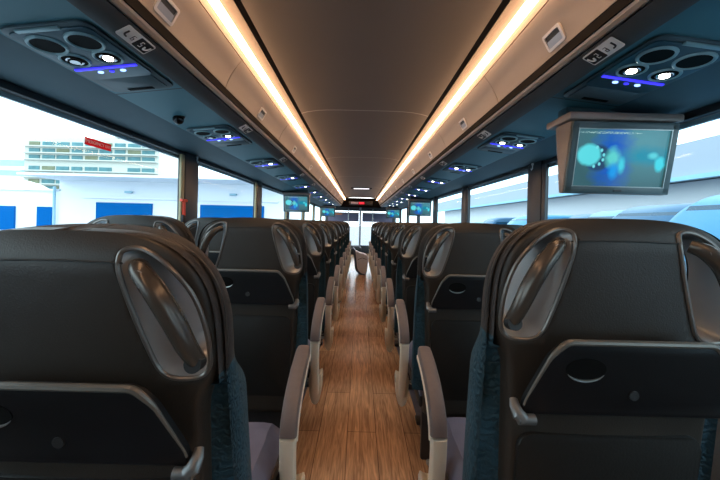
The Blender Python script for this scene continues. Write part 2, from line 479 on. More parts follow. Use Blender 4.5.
def build_back(parent):
    # rear shell with rounded outer lip
    def yr(x, z):
        s = min(1, abs(x)/max(.01, shellw(z))); e = max(0, (s-.90)/.10); return yrear(x, z)+.030*e**2.5
    V, F, R = grid_sheet(yr, TEARS, .30, shellw)
    sh = fromdata('back_shell', V, F, M['leather'], parent, True)
    md = sh.modifiers.new('thickness', 'SOLIDIFY'); md.thickness = .006; md.offset = -1
    V, F, R = grid_sheet(lambda x, z: yfront(x, z), TEARF, .40)
    # connect rim back to shell
    n0 = len(V); rim = [j*R for j in range(NZ+1)] + [NZ*R+i for i in range(1, R)] + [j*R+NS for j in range(NZ-1, -1, -1)]
    for n in rim:
        x, y, z = V[n]; V.append([x*.985, yrear(x, z)+.024, min(z, ZT-.003)])
    n1 = len(V)
    for n in rim:
        x, y, z = V[n]; q = .97 if z > .90 else .78
        V.append([x*q, yrear(x*q, z)+(.003 if z > .90 else .022), min(z, ZT-.002)])
    for a in range(len(rim)-1):
        F.append((rim[a], rim[a+1], n0+a+1, n0+a)); F.append((n0+a, n0+a+1, n1+a+1, n1+a))
    bc = fromdata('back_cushion', V, F, [M['fabric'], M['wing']], parent, True)
    for p in bc.data.polygons:
        if p.center.z > .92: p.material_index = 1
    # brown head cap seam
    tube('piping', [(x, yrear(x, 1.112)-.0012, 1.112+.003*math.cos(x/.1*1.5)) for x in [-.104+.208*i/16 for i in range(17)]], .0016, M['piping'], parent, 6)
    for s in (-1, 1):
        # slanted lining of the grab opening
        n = len(TEARS); V = []; F = []
        K = 6
        for q in range(K+1):
            t = q/K
            for p, f in zip(TEARS, TEARF):
                e = t**.8
                x = p[0]+(f[0]-p[0])*e; z = p[1]+(f[1]-p[1])*e
                ya = yrear(p[0], p[1])+.001; yb = yfront(f[0], f[1])-.004
                V.append((s*x, ya+(yb-ya)*t**1.3, z))
        for q in range(K):
            for i in range(n):
                i2 = (i+1) % n; F.append((q*n+i, q*n+i2, (q+1)*n+i2, (q+1)*n+i))
        fromdata('handle_recess', V, F, M['recess'], parent, True)
        tube('handle_bezel', [(s*p[0], yrear(p[0], p[1])-.0005, p[1]) for p in TEARS], .0042, M['bezel'], parent, 8, True, .9)
        hp = cat([(s*.124, .012, 1.108), (s*.140, -.004, 1.098), (s*.165, -.012, 1.070), (s*.187, -.010, 1.028), (s*.202, -.002, .985), (s*.209, .016, .953)], 5, False)
        L = len(hp)
        h = tube('grab_handle', hp, [.0140+.0045*math.sin(PI*i/(L-1)) for i in range(L)], M['handle'], parent, 14, False, .85, up=(0, 1, 0))
        V, F = tubeverts([(s*.208, -.002, .958), (s*.208, .018, .954)], .0135, 16)
        fromdata('end_cap', V, F, M['shellplastic'], h, 'auto')
        V, F = tubeverts([(s*.141, -.0185, 1.099), (s*.141, -.012, 1.098)], .0085, 16)
        fromdata('button', V, F, M['bezel'], h, 'auto')

def build_tray(parent):
    cx, zt, zb, ht, hb = .004, .936, .790, .150, .196
    poly = []
    for c in ((hb, zb+.012, .008), ):
        pass
    raw = [(-hb, zb), (hb, zb), (hb-.004, zb+.03), (ht+.006, zt-.028), (ht-.018, zt-.002), (-ht+.018, zt-.002), (-ht-.006, zt-.028), (-hb+.004, zb+.03)]
    poly = []
    for i in range(len(raw)):
        a, p, c = Vector(raw[i-1]), Vector(raw[i]), Vector(raw[(i+1) % len(raw)])
        r = .010
        for t in (0, .33, .66, 1):
            u = p+(a-p).normalized()*min(r, (a-p).length*.4); w = p+(c-p).normalized()*min(r, (c-p).length*.4)
            poly.append(tuple((u*(1-t)+p*t)*(1-t)+(p*(1-t)+w*t)*t))
    # gently crowned top edge
    poly = [(x+cx, z+(.006*(1-(x/ht)**2) if z > zt-.01 else 0)) for x, z in poly]
    yy = lambda z: -.004-(z-zb)/(zt-zb)*.028
    t = extrude_poly('tray_table', poly, lambda x, z: (x, yy(z), z), lambda x, z: (x, yy(z)+.016, z), M['tray'], parent, .003, 3)
    up = [p for p in poly if p[1] > zb+.02]
    # lighter grey rim tube, painted edge highlight along the upper outline (start at lower right, end at lower left)
    i0 = max(range(len(poly)), key=lambda i: poly[i][0]-poly[i][1]*.01)
    order = [p for p in poly if p[1] > zb+.015]
    order.sort(key=lambda p: math.atan2(p[1]-zb-.02, p[0]-cx))
    tube('tray_rim_highlight', [(p[0], yy(p[1])+.002, p[1]-.001) for p in order], [.0022+.0038*max(0, min(1, (p[1]-.88)/.05)) for p in order], M['trayrim'], t, 8, False)
    # cup recess: a dark dish with a bright lower lip
    c = (-.088, .884)
    arc = [(c[0]+.036*math.cos(a), yy(c[1]+.02*math.sin(a))-.0022, c[1]+.022*math.sin(a)) for a in [math.radians(205+130*i/14) for i in range(15)]]
    V, F = tubeverts([(c[0], yy(c[1])-.0012, c[1]-.0002), (c[0], yy(c[1])+.004, c[1]+.0008)], .036, 28, up=(1, 0, 0), flat=.62)
    cr = fromdata('cup_recess', V, F, M['vent'], t, 'auto')
    tube('recess_lip', arc, [.0005+.0022*math.sin(PI*i/14) for i in range(15)], M['steel'], cr, 6)
    V, F = tubeverts([(.006, yy(.835)-.003, .835), (.006, yy(.835)+.003, .835)], .009, 16)
    fromdata('tray_latch', V, F, M['shellplastic'], t, 'auto')
    for s in (-1, 1):
        pth = [(s*.206+cx, .010, .812), (s*.208+cx, .000, .804), (s*.205+cx, -.010, .793), (s*.196+cx, -.013, .786)]
        h = tube('tray_hinge', pth, [.006, .008, .010, .010], M['hinge'], parent, 10, False, 1.2)
        V, F = tubeverts([(s*.207+cx, -.012, .786), (s*.176+cx, -.012, .786)], .0095, 14)
        fromdata('hinge_barrel', V, F, M['hinge'], h, 'auto')
    # lower pocket panel
    pp = rrect(.36, .36, .03)
    extrude_poly('back_pocket', [(x, z+.555) for x, z in pp], lambda x, z: (x, yrear(x, z)-.010, z), lambda x, z: (x, yrear(x, z)+.004, z), M['pocket'], parent, .004)

def build_lower(parent):
    b = bmesh.new(); n = 14; m_ = 16
    # seat cushion, softly crowned
    bmesh.ops.create_grid(b, x_segments=n, y_segments=m_, size=.5)
    for v in b.verts:
        x, y = v.co.x*2, v.co.y*2
        e = (1-abs(x)**5)**.3*(1-abs(y)**6)**.3 if abs(x) < 1 and abs(y) < 1 else 0
        v.co = Vector((x*.205, .375+y*.245, .40+.065*e-.012*(1-x*x)+.012*(y > .5)))
    r = bmesh.ops.extrude_face_region(b, geom=list(b.faces)); 
    for v in [g for g in r['geom'] if isinstance(g, bmesh.types.BMVert)]: v.co.z = .36
    frombm('seat_cushion', b, M['cushion'], parent, smooth='auto')
    b = bmesh.new(); bx(b, (0, .36, .335), (.42, .48, .05)); bx(b, (0, .12, .20), (.40, .03, .24))
    sb = frombm('seat_base', b, M['base'], parent, bevel=.008)
    for y in (.16, .54):
        b = bmesh.new(); bx(b, (0, y, .165), (.05, .04, .31)); bx(b, (0, y, .012), (.30, .07, .024))
        frombm('leg', b, M['base'], sb, bevel=.006)
    box('footrest_bar', (0, .08, .09), (.36, .022, .022), M['steel'], parent, bevel=.008)

def build_arm(parent, s):
    X = s*.243
    path = cat([(.475, .20), (.440, .30), (.412, .42), (.408, .500)], 6, False)
    padp = cat([(.408, .500), (.425, .545), (.480, .595), (.560, .633), (.640, .655), (.690, .662)], 6, False)
    def sweep(pth, w, th):
        V = []; F = []; n = 12; L = len(pth)
        for i, (y, z) in enumerate(pth):
            a = Vector(pth[max(0, i-1)]); c = Vector(pth[min(L-1, i+1)]); t = (c-a).normalized(); nn = Vector((-t.y, t.x))
            ww = w(i/(L-1)); tt = th(i/(L-1))
            for k_ in range(n):
                an = 2*PI*(k_+.5)/n; cx = math.copysign(abs(math.cos(an))**.5, math.cos(an)); cz = math.copysign(abs(math.sin(an))**.5, math.sin(an))
                V.append((X+cx*ww, y+nn.x*cz*tt, z+nn.y*cz*tt))
        for i in range(L-1):
            for k_ in range(n): F.append((i*n+k_, i*n+(k_+1) % n, (i+1)*n+(k_+1) % n, (i+1)*n+k_))
        F.append(tuple(range(n))); F.append(tuple((L-1)*n+q for q in range(n)))
        return V, F
    V, F = sweep(path, lambda t: .021+.003*t, lambda t: .030-.004*t)
    fr = fromdata('armrest_frame', V, F, M['beige'], parent, 'auto')
    endr = lambda t: 1 if t < .86 else max(.35, math.sqrt(max(0, 1-((t-.86)/.14)**2)))
    V, F = sweep(padp, lambda t: .0255*endr(t), lambda t: .022*endr(t))
    pd = fromdata('armrest_pad', V, F, M['pad'], fr, 'auto')
    # pale under-frame carrying the pad
    und = [(y+.012, z-.020) for y, z in padp[:-4]]
    V, F = sweep(und, lambda t: .0275, lambda t: .011)
    fromdata('pad_support', V, F, M['beige'], fr, 'auto')
    # shield shaped pivot housing
    poly = cat([(-.036, .300), (-.012, .286), (.012, .286), (.036, .300), (.038, .24), (.030, .17), (.012, .135), (-.012, .135), (-.030, .17), (-.038, .24)], 3)
    hs = extrude_poly('armrest_pivot', poly, lambda x, z: (X+x*.9, .455, z), lambda x, z: (X+x*.9, .540, z), M['beige'], parent, .006, 3)
    V, F = tubeverts([(X-.037, .497, .262), (X+.037, .497, .262)], .014, 14); fromdata('pivot_bolt', V, F, M['steel'], hs, 'auto')
    rg = [( X-s*.062+.040*math.cos(2*PI*i/24), .50+.012*math.sin(2*PI*i/24), .285+.040*math.sin(2*PI*i/24)) for i in range(24)]
    rr = tube('recline_ring', rg, .0045, M['steel'], parent, 8, True)
    b = bmesh.new(); bx(b, (X-s*.062, .515, .28), (.05, .02, .055)); frombm('recline_hub', b, M['base'], rr, bevel=.01)

def make_seat(name, arm):
    t = empty(name, (0, 0, 0)); build_back(t); build_tray(t); build_lower(t)
    if arm: build_arm(t, arm)
    return t

SX1, SX2 = .485, .974
proto = {}
NROW = 10
BACKS = ('back_shell', 'back_cushion', 'piping', 'handle_recess', 'handle_bezel', 'grab_handle', 'tray_table', 'tray_hinge', 'back_pocket')
for side, s in (('left', -1), ('right', 1)):
    base = make_seat('coach_seat', -s)
    for r in range(NROW):
        y = ROW0+PITCH*r
        jit = random.uniform(-.012, .012) if r > 1 else 0
        loc = (s*SX1, y+jit, 0)
        if r == 0: lab = 'large black leather coach seat in the %s foreground, nearest the camera' % side
        else: lab = 'dark leather aisle seat with armrest, %s of the aisle, %s row from the camera' % (side, ORD[r])
        if r == 0: o = base; o.location = loc; o['label'] = lab
        else: o = dup(base, loc, lab)
        o['category'] = 'seat'; o['group'] = 'coach seats along the %s of the aisle' % side
        if r == 1: base1 = o
    wbase = None
    for r in range(1, NROW):
        y = ROW0+PITCH*r; loc = (s*SX2, y, 0)
        lab = 'dark leather window seat on the %s side, %s row from the camera' % (side, ORD[r])
        if wbase is None:
            wbase = make_seat('coach_seat', 0); wbase.location = loc; wbase['label'] = lab; o = wbase
        else: o = dup(wbase, loc, lab)
        o['category'] = 'seat'; o['group'] = 'coach seats beside the %s windows' % side
    # first row: right one stands a touch higher, left one is reclined towards the camera
    def lean(root, deg, dz=0):
        R = Matrix.Rotation(math.radians(deg), 4, 'X'); P = Vector((0, .08, .42))
        for c in kids(root):
            if c.name.split('.')[0] in BACKS:
                c.matrix_local = Matrix.Translation(P+Vector((0, 0, dz))) @ R @ Matrix.Translation(-P)
    if s < 0: lean(base, 6, -.021); base.location = (-.474, ROW0-.060, 0)
    if s < 0:
        for c in kids(base):
            if c.name.split('.')[0] in ('armrest_frame', 'armrest_pivot', 'recline_ring'): c.location.x += .016; c.location.y += .04
    else: lean(base, .5, .012)
    for r_, o in enumerate([q for q in bpy.data.objects if q.parent is None and q.name.startswith('coach_seat') and q is not base and (q.location.x*s > 0)]):
        lean(o, random.uniform(-1.2, 1.2))

# ------------------------------------------------------------------ luggage bins
def make_bin(s):
    t = empty('luggage_bin', (0, 0, 0))
    prof = cat([(.600, .558), (.591, .585), (.574, .620), (.552, .652), (.534, .676)], 4, False)
    pr = [(s*x, E+z) for x, z in (prof if s > 0 else prof[::-1])]
    if s > 0: pr = pr[::-1]; 
    pr = [(s*x, E+z) for x, z in (prof[::-1] if s > 0 else prof)]
    L = .944
    d = ribbon('bin_door', pr, -L/2, L/2, M['binwood'], .007, t)
    # latch on the door: frame, dark well, steel paddle
    p = Vector((s*.586, 0, E+.597)); n = Vector((-s*.87, 0, -.47)).normalized()   # towards the aisle and down
    up = Vector((0, 1, 0)).cross(n).normalized()
    if up.z < 0: up = -up
    R = Matrix((Vector((0, 1, 0)), up, Vector((0, 1, 0)).cross(up))).transposed()
    zz = Vector((0, 1, 0)).cross(up); sg = 1 if zz.dot(n) > 0 else -1
    def ringbox(nm, w, h, w2, h2, dz, th, m, par, cy=0):
        b = bmesh.new(); o1 = rrect(w, h, .008); o2 = rrect(w2, h2, .004)
        def P(u, v, q): return p+Vector((0, 1, 0))*u+up*(v+cy)+n*q
        a = [b.verts.new(P(u, v, dz)) for u, v in o1]; c = [b.verts.new(P(u, v, dz)) for u, v in o2]
        a2 = [b.verts.new(P(u, v, dz-th)) for u, v in o1]; c2 = [b.verts.new(P(u, v, dz-th)) for u, v in o2]
        k_ = len(a)
        for i in range(k_):
            j = (i+1) % k_
            b.faces.new((a[i], a[j], c[j], c[i])); b.faces.new((a[i], a2[i], a2[j], a[j])); b.faces.new((c[i], c[j], c2[j], c2[i])); b.faces.new((a2[i], c2[i], c2[j], a2[j]))
        return frombm(nm, b, m, par, smooth='auto')
    def slab(nm, w, h, cy, dz, th, m, par):
        poly = rrect(w, h, .003)
        return extrude_poly(nm, poly, lambda u, v: p+Vector((0, 1, 0))*u+up*(v+cy)+n*dz, lambda u, v: p+Vector((0, 1, 0))*u+up*(v+cy)+n*(dz-th), m, par)
    f = ringbox('bin_latch', .092, .056, .074, .038, .006, .012, M['latch'], d)
    f2 = slab('latch_well', .076, .040, 0, .0015, .006, M['latchin'], f)
    slab('latch_paddle', .072, .022, -.008, .0045, .004, M['paddle'], f)
    return t
for s, side in ((-1, 'left'), (1, 'right')):
    bb = make_bin(s)
    for i in range(12):
        y = 1.03+s*.05+.95*(i-1)
        lab = 'tan overhead luggage bin with latch above the %s seats, %s bin from the camera' % (side, ORD[i])
        if i == 0: o = bb; o.location = (0, y, 0); o['label'] = lab
        else: o = dup(bb, (0, y, 0), lab)
        if y-.47 > Y1: continue
        o['category'] = 'luggage bin'; o['group'] = 'overhead luggage bins'

# strip lights
for s, side in ((-1, 'left'), (1, 'right')):
    t = empty('strip_light', (s*.503, 0, E+.70), 'long glowing warm white strip light along the %s edge of the ceiling' % side, 'light', 'ceiling strip lights')
    V, F = tubeverts([(0, Y0+.05, 0), (0, Y1-.1, 0)], .0145, 12, up=(s*.78, 0, -.62), flat=.8)
    fromdata('light_tube', V, F, M['led'], t, 'auto')

# ------------------------------------------------------------------ passenger service units
def disc(name, c, r, h, m, parent, n=24, flat=1.):
    V, F = tubeverts([(c[0], c[1], c[2]), (c[0], c[1], c[2]-h)], r, n, up=(1, 0, 0), flat=flat); return fromdata(name, V, F, m, parent, 'auto')
def ringo(name, c, r, th, m, parent):
    return tube(name, [(c[0]+r*math.cos(2*PI*i/28), c[1]+r*math.sin(2*PI*i/28), c[2]) for i in range(28)], th, m, parent, 8, True)
def make_psu(s, lit):
    t = empty('service_unit', (0, 0, 0)); t.scale = (.90, 1, 1)
    z = 0
    poly = [(x, y) for x, y in rrect(.265, .445, .03)]
    extrude_poly('unit_plate', poly, lambda x, y: (x, y, .003), lambda x, y: (x, y, -.005), M['psuplate'], t, .003)
    poly = [(x, y-.055) for x, y in rrect(.245, .30, .022)]
    extrude_poly('vent_panel', poly, lambda x, y: (x, y, -.004), lambda x, y: (x, y, -.009), M['psu'], t, .002)
    for i, sx in enumerate((-1, 1)):
        v = ringo('air_vent', (sx*.060, -.140, -.010), .046, .0055, M['ring'], t)
        disc('vent_disc', (sx*.060, -.140, -.0085), .042, .003, M['vent'], v)
    for i, sx in enumerate((-1, 1)):
        v = ringo('reading_light', (sx*.058, -.048, -.010), .040, .005, M['ring'], t)
        disc('lamp_dish', (sx*.058, -.048, -.0085), .036, .003, M['vent'], v)
        tube('lamp_reflector', [(sx*.058+.022*math.cos(2*PI*q/20), -.048+.022*math.sin(2*PI*q/20), -.0125) for q in range(20)], .0035, M['chrome'], v, 6, True)
        on = lit[i]
        disc('lamp_bulb', (sx*.058, -.048, -.012), .0145, .005, M['lampwhite'] if on else M['chrome'], v, 16)
    b = bmesh.new(); bx(b, (0, .012, -.010), (.225, .010, .006)); frombm('blue_light_bar', b, M['bluebar'], t)
    for sx in (-.042, .042): disc('call_button', (sx, .040, -.008), .010, .004, M['bluedot'], t, 14, .7)
    disc('call_button', (0, .040, -.008), .009, .004, M['bluebar'], t, 14, .7)
    poly = [(x, y+.150) for x, y in rrect(.215, .125, .015)]
    extrude_poly('speaker_panel', poly, lambda x, y: (x, y, -.004), lambda x, y: (x, y, -.008), M['psuplate'], t, .002)
    box('panel_slot', (0, .195, -.008), (.105, .016, .004), M['vent'], t)
    b = bmesh.new(); bx(b, (s*.02, -.208, -.008), (.13, .014, .006)); frombm('end_strip', b, M['ring'], t, bevel=.002)
    return t
for s, side in ((-1, 'left'), (1, 'right')):
    lit = (False, True) if s < 0 else (True, True)
    bb = make_psu(s, lit)
    for i in range(10):
        y = 1.118+.97*i
        lab = 'blue-lit panel of air vents and reading lamps above the %s seats, %s from the camera' % (side, ORD[i])
        if i == 0: o = bb; o.location = (s*(.876 if s > 0 else .868), y, E+.500); o.rotation_euler = (0, s*math.radians(6.8), 0); o['label'] = lab
        else: o = dup(bb, (s*(.876 if s > 0 else .868), y, E+.500), lab)
        o['category'] = 'overhead panel'; o['group'] = 'passenger service units'

# seat number plates on the bin rail
def make_plate(s):
    t = empty('seat_number_plate', (0, 0, 0))
    n = Vector((-s*.52, 0, -1)).normalized(); u = Vector((0, 1, 0)); v = Vector((-s, 0, .52)).normalized()
    def P(a, c, q): return u*a+v*c+n*q
    extrude_poly('plate', rrect(.118, .044, .005), lambda a, c: P(a, c, .0), lambda a, c: P(a, c, .003), M['white'], t)
    extrude_poly('black_half', [(a+.027, c) for a, c in rrect(.056, .036, .003)], lambda a, c: P(a, c, .002), lambda a, c: P(a, c, .0038), M['black'], t)
    # white figure and digits on black, dark figure on white
    def stroke(nm, pts, r, m): tube(nm, [P(a, c, .0042) for a, c in pts], r, m, t, 6)
    stroke('seat_symbol', cat([(.050, .010), (.046, -.004), (.036, -.008), (.034, .002)], 3, False), .0028, M['white'])
    stroke('figure', [(.022, .009), (.014, .009), (.014, 0), (.022, 0), (.022, -.009), (.014, -.009)], .0012, M['white'])
    stroke('seat_symbol', cat([(-.044, .010), (-.044, -.006), (-.034, -.009)], 3, False), .0024, M['black'])
    stroke('figure', [(-.012, .008), (-.020, .008), (-.020, -.008), (-.012, -.008), (-.012, 0), (-.018, 0)], .0010, M['black'])
    return t
for s, side in ((-1, 'left'), (1, 'right')):
    bb = make_plate(s)
    for i in range(9):
        loc = (s*.656, .962+.92*i, E+.4965)
        lab = 'small black and white seat number plate on the %s bin rail, %s from the camera' % (side, ORD[i])
        if i == 0: o = bb; o.location = loc; o['label'] = lab
        else: o = dup(bb, loc, lab)
        o['category'] = 'sign'; o['group'] = 'seat number plates'

# ------------------------------------------------------------------ televisions
def make_tv():
    t = empty('television', (0, 0, 0))
    # local origin: middle of the hanging point; screen faces -y, leaning away at its foot
    W, H = .205, .272
    b = bmesh.new()
    q = [(-.0, -.03), (.17, -.03), (.17, -.05), (.065, -.03-H), (.035, -.035-H)]
    prof = [(-.012, -.045), (.095, -.045), (.062, -.045-H), (.036, -.045-H)]
    v0 = [b.verts.new((-W, y, z)) for y, z in prof]; v1 = [b.verts.new((W, y, z)) for y, z in prof]
    b.faces.new(v0); b.faces.new(v1[::-1])
    for i in range(4): b.faces.new((v0[i], v0[(i+1) % 4], v1[(i+1) % 4], v1[i]))
    frombm('tv_housing', b, M['tvbody'], t, bevel=.006)
    box('top_flange', (0, .060, -.028), (.435, .170, .030), M['tvbody'], t, bevel=.008)
    box('mounting_neck', (0, .125, .010), (.33, .06, .070), M['tvdark'], t, bevel=.01)
    th = math.atan2(.048, H); R = Matrix.Rotation(th, 3, 'X')
    c = Vector((0, .012, -.045-H/2))
    bz = bmesh.new()
    for (x, z, sx, sz) in ((0, H/2-.013, 2*W-.006, .026), (0, -H/2+.013, 2*W-.006, .026), (-W+.016, 0, .026, H-.01), (W-.016, 0, .026, H-.01)):
        bx(bz, c+R @ Vector((x, -.006, z)), (sx, .014, sz), R)
    frombm('tv_bezel', bz, M['tvdark'], t, bevel=.003)
    sc = box('tv_screen', (0, 0, 0), (2*W-.052, .004, H-.048), M['screen'], t)
    sc.matrix_local = Matrix.Translation(c+R @ Vector((0, -.003, 0))) @ R.to_4x4()
    fr = bmesh.new()
    for (x, z, sx, sz) in ((0, H/2-.027, 2*W-.05, .003), (0, -H/2+.027, 2*W-.05, .003), (-W+.028, 0, .003, H-.05), (W-.028, 0, .003, H-.05)):
        bx(fr, c+R @ Vector((x, -.010, z)), (sx, .008, sz), R)
    frombm('screen_edge', fr, M['steel'], t)
    b = bmesh.new(); bx(b, c+R @ Vector((0, -.014, -H/2+.012)), (.03, .004, .006)); frombm('tv_button', b, M['black'], t)
    return t
tv = make_tv()
TV = [(.985, 1.315, 'large television showing a blue picture, hanging over the right seats nearest the camera'),
      (1.07, 6.20, 'small distant television hanging over the right seats, middle of the coach'),
      (.96, 10.1, 'tiny television over the right seats close to the windshield'),
      (-1.03, 5.40, 'small distant television hanging over the left seats, middle of the coach'),
      (-.96, 10.05, 'tiny television over the left seats close to the windshield')]
for i, (x, y, lab) in enumerate(TV):
    if i == 0: o = tv; o.location = (x, y, E+.452); o['label'] = lab
    else: o = dup(tv, (x, y, E+.452), lab)
    o['category'] = 'television'; o['group'] = 'hanging televisions'

# camera dome on the left panel
t = empty('security_camera', (-.925, 1.69, E+.506), 'black dome security camera under the left panel', 'camera')
disc('camera_mount', (0, 0, 0), .030, .012, M['shellplastic'], t)
b = bmesh.new(); bmesh.ops.create_uvsphere(b, u_segments=20, v_segments=12, radius=.026)
bmesh.ops.translate(b, verts=b.verts, vec=(0, 0, -.020)); frombm('camera_dome', b, M['camera'], t, smooth=True)

# emergency exit sticker on the left glass
t = empty('emergency_sticker', (-1.2355, 1.585, E+.330), 'red EMERGENCY EXIT sticker on the left window glass', 'sticker')
rm = M['red']; nt = rm.node_tree; pb = nt.nodes['Principled BSDF']; out = nt.nodes['Material Output']
tr = nt.nodes.new('ShaderNodeBsdfTranslucent'); tr.inputs['Color'].default_value = (.75, .03, .05, 1); ms = nt.nodes.new('ShaderNodeMixShader'); ms.inputs[0].default_value = .7
link(nt, pb.outputs[0], ms.inputs[1]); link(nt, tr.outputs[0], ms.inputs[2]); link(nt, ms.outputs[0], out.inputs[0])
box('sticker_face', (0, 0, 0), (.0015, .160, .034), M['red'], t)
me = text_mesh('EMERGENCY EXIT', .0205); o = link_obj('lettering', me, M['white'], t)
o.matrix_local = Matrix.Translation((.0012, 0, 0)) @ Matrix(((0, 0, 1, 0), (1, 0, 0, 0), (0, 1, 0, 0), (0, 0, 0, 1)))
# emergency hammer on the first left post
t = empty('emergency_hammer', (-1.218, 2.33, E+.05), 'red emergency hammer clipped to the left window post with the tan reflection', 'hammer')
box('hammer_handle', (0, 0, .01), (.022, .022, .13), M['hammer'], t, bevel=.008)
V, F = tubeverts([(0, -.035, .068), (0, .035, .068)], .010, 12); fromdata('hammer_head', V, F, M['hammer'], t, 'auto')
box('hammer_holder', (-.004, 0, -.055), (.03, .045, .05), M['black'], t, bevel=.006)
# coat hooks
b = bmesh.new()
hk = empty('coat_hook', (0, 0, 0)); tube('hook', [(0, 0, 0), (0, 0, -.03), (0, .012, -.04), (0, .02, -.03)], .004, M['white'], hk, 8); box('hook_base', (0, 0, 0), (.012, .02, .016), M['white'], hk, bevel=.003)
for i, (x, y) in enumerate(((-1.216, 2.50), (1.216, 2.46))):
    o = hk if i == 0 else dup(hk); o.location = (x, y, E+.446)
    o['label'] = 'tiny white coat hook at the top of the first %s window post' % ('left', 'right')[i]; o['category'] = 'hook'; o['group'] = 'coat hooks'

# ceiling lamp far down and destination sign
t = empty('hatch_lamp', (0, 7.9, E+.792), 'small oblong white lamp with a black surround in the far ceiling', 'light')
extrude_poly('lamp_surround', rrect(.48, .20, .05), lambda x, y: (x, y, 0), lambda x, y: (x, y, -.02), M['groove'], t, .004)
extrude_poly('lamp_lens', rrect(.36, .12, .03), lambda x, y: (x, y, -.015), lambda x, y: (x, y, -.026), M['hatchlight'], t, .003)
t = empty('digital_sign', (0, Y1-.01, E+.60), 'black front sign with glowing red digits above the windshield', 'sign')
box('sign_housing', (0, 0, 0), (.74, .03, .13), M['black'], t, bevel=.01)
box('sign_panel', (-.20, -.017, 0), (.24, .006, .075), M['signwhite'], t)
box('red_display', (.02, -.017, 0), (.20, .006, .09), mat('dark red display', (.35, .01, .03), .4), t)
b = bmesh.new()
for i in range(4): 
    for (dx, dz, sx, sz) in ((-.012, 0, .006, .045), (.012, 0, .006, .045), (0, .02, .024, .006), (0, -.02, .024, .006)):
        bx(b, (-.035+.038*i, -.022, 0)[:1]+(-.022, 0) if False else (-.035+.038*i+dx, -.022, dz), (sx, .004, sz))
frombm('red_digits', b, M['signred'], t)

# sun visors, dash, front console
for i, (x, w, lab) in enumerate(((-.62, 1.12, 'left'), (.61, 1.10, 'right'))):
    o = empty('sun_visor', (x, YF-.035, E+.31), 'dark roller sun shade across the %s half of the windshield' % lab, 'sun shade', 'windshield shades')
    extrude_poly('shade_cloth', rrect(w, .30, .01), lambda a, c: (a, 0, c-.15), lambda a, c: (a, .006, c-.15), mat('grey shade cloth', (.17, .17, .26), .7), o)
    tube('shade_roller', [(-w/2, 0, .01), (w/2, 0, .01)], .022, M['steel'], o, 10)
t = empty('orange_notice', (-.92, YF-.042, E+.27), 'small orange notice strip on the left sun shade', 'notice')
box('notice_card', (0, 0, 0), (.50, .006, .055), mat('orange card', (.75, .25, .12), .6), t)
t = empty('front_console', (.01, 7.42, 0), 'pale moulded console with a dark blue curved side at the front of the aisle', 'console')
# swept side and pale body
pf = [(x*.78, z) for x, z in cat([(-.26, .56), (-.20, .50), (-.17, .34), (-.13, .12), (-.02, .02), (.10, .0)], 6, False)]
V = []; F = []
n = len(pf)
for (dy, off) in ((0, 0), (.35, 0), (.35, .05), (0, .05)):
    for x, z in pf: V.append((x+off*.9, dy, z+off*.35))
for r_ in range(4):
    for i in range(n-1): F.append((r_*n+i, r_*n+i+1, ((r_+1) % 4)*n+i+1, ((r_+1) % 4)*n+i))
F.append((0, n, 2*n, 3*n)); F.append((n-1, 2*n-1, 3*n-1, 4*n-1))
fromdata('curved_side', V, F, M['bluecloth'], t, 'auto')
poly = [(x*.78, z) for x, z in cat([(-.16, .50), (.0, .47), (.17, .43), (.22, .34), (.20, .12), (.16, .0), (.03, .02), (-.08, .10), (-.13, .30)], 4)]
extrude_poly('console_body', poly, lambda x, z: (x, .03, z), lambda x, z: (x, .33, z), M['palecons'], t, .015, 3)
tube('console_groove', [(-.05, .026, .33), (.04, .024, .37), (.14, .026, .34)], .006, M['bluecloth'], t, 6)
t = empty('dashboard', (-.55, YF-.35, 0), 'low dark dashboard under the left windshield', 'dashboard')
b = bmesh.new(); bx(b, (0, 0, .125), (1.2, .4, .25)); bx(b, (0, .02, .27), (1.1, .3, .06)); frombm('dash_body', b, M['base'], t, bevel=.03)
b = bmesh.new()
V, F = tubeverts([(-.05+.20*math.cos(2*PI*i/24), -.28+.05*math.sin(2*PI*i/24), .42+.19*math.sin(2*PI*i/24)) for i in range(24)], .014, 8, True)
fromdata('steering_wheel', V, F, M['black'], t, 'auto'); tube('steering_column', [(-.05, -.28, .42), (-.05, -.12, .25)], .02, M['black'], t)
for i, x in enumerate((-.98, .98)):
    t = empty('grab_pole', (x*.42, YF-.9, 0), 'thin steel grab pole beside the %s front' % ('left', 'right')[i], 'pole', 'front grab poles')
    tube('pole', [(0, 0, 0), (0, 0, E+.44)], .015, M['steel'], t, 10); disc('pole_flange', (0, 0, .015), .03, .014, M['steel'], t)

# ------------------------------------------------------------------ outside
GZ = -1.30
struct(box('ground', (0, 40, GZ-.1), (400, 300, .2), M['asphalt']))
# white workshop with blue roller doors, left
t = empty('workshop_building', (-14, 27, GZ), 'long white workshop with blue roller doors seen through the left windows', 'building')
H = E-GZ
b = bmesh.new(); bx(b, (-.6, 3, (H+2.75)/2), (18.4, 6, H+2.75)); bx(b, (-.6, -.1, H+2.80), (18.6, 6.4, .16)); bx(b, (-.2, -.12, H+1.42), (15.5, .2, .12))
frombm('wall', b, M['render'], t)
b = bmesh.new(); bx(b, (-23.8, 3.2, (H+1.9)/2), (28, 6, H+1.9)); bx(b, (-23.8, 3.1, H+1.95), (28.2, 6.2, .14)); frombm('low_wing', b, M['render'], t)
for x, w in ((-4.6, 4.4), (3.9, 5.0)):
    d = box('roller_door', (x, -.06, (H+1.05)/2), (w, .12, H+1.05), M['bluedoor'], t)
for x in (-9.6, -12.6, -16.4, -20):
    w = box('blue_window', (x-1.4, .12, H-.35), (1.2, .16, 1.9), M['bluedoor'], t)
for x in (-4.2, 4.0, 0): box('wall_lamp', (x, -.2, H+1.9), (.5, .25, .16), M['haze'], t)
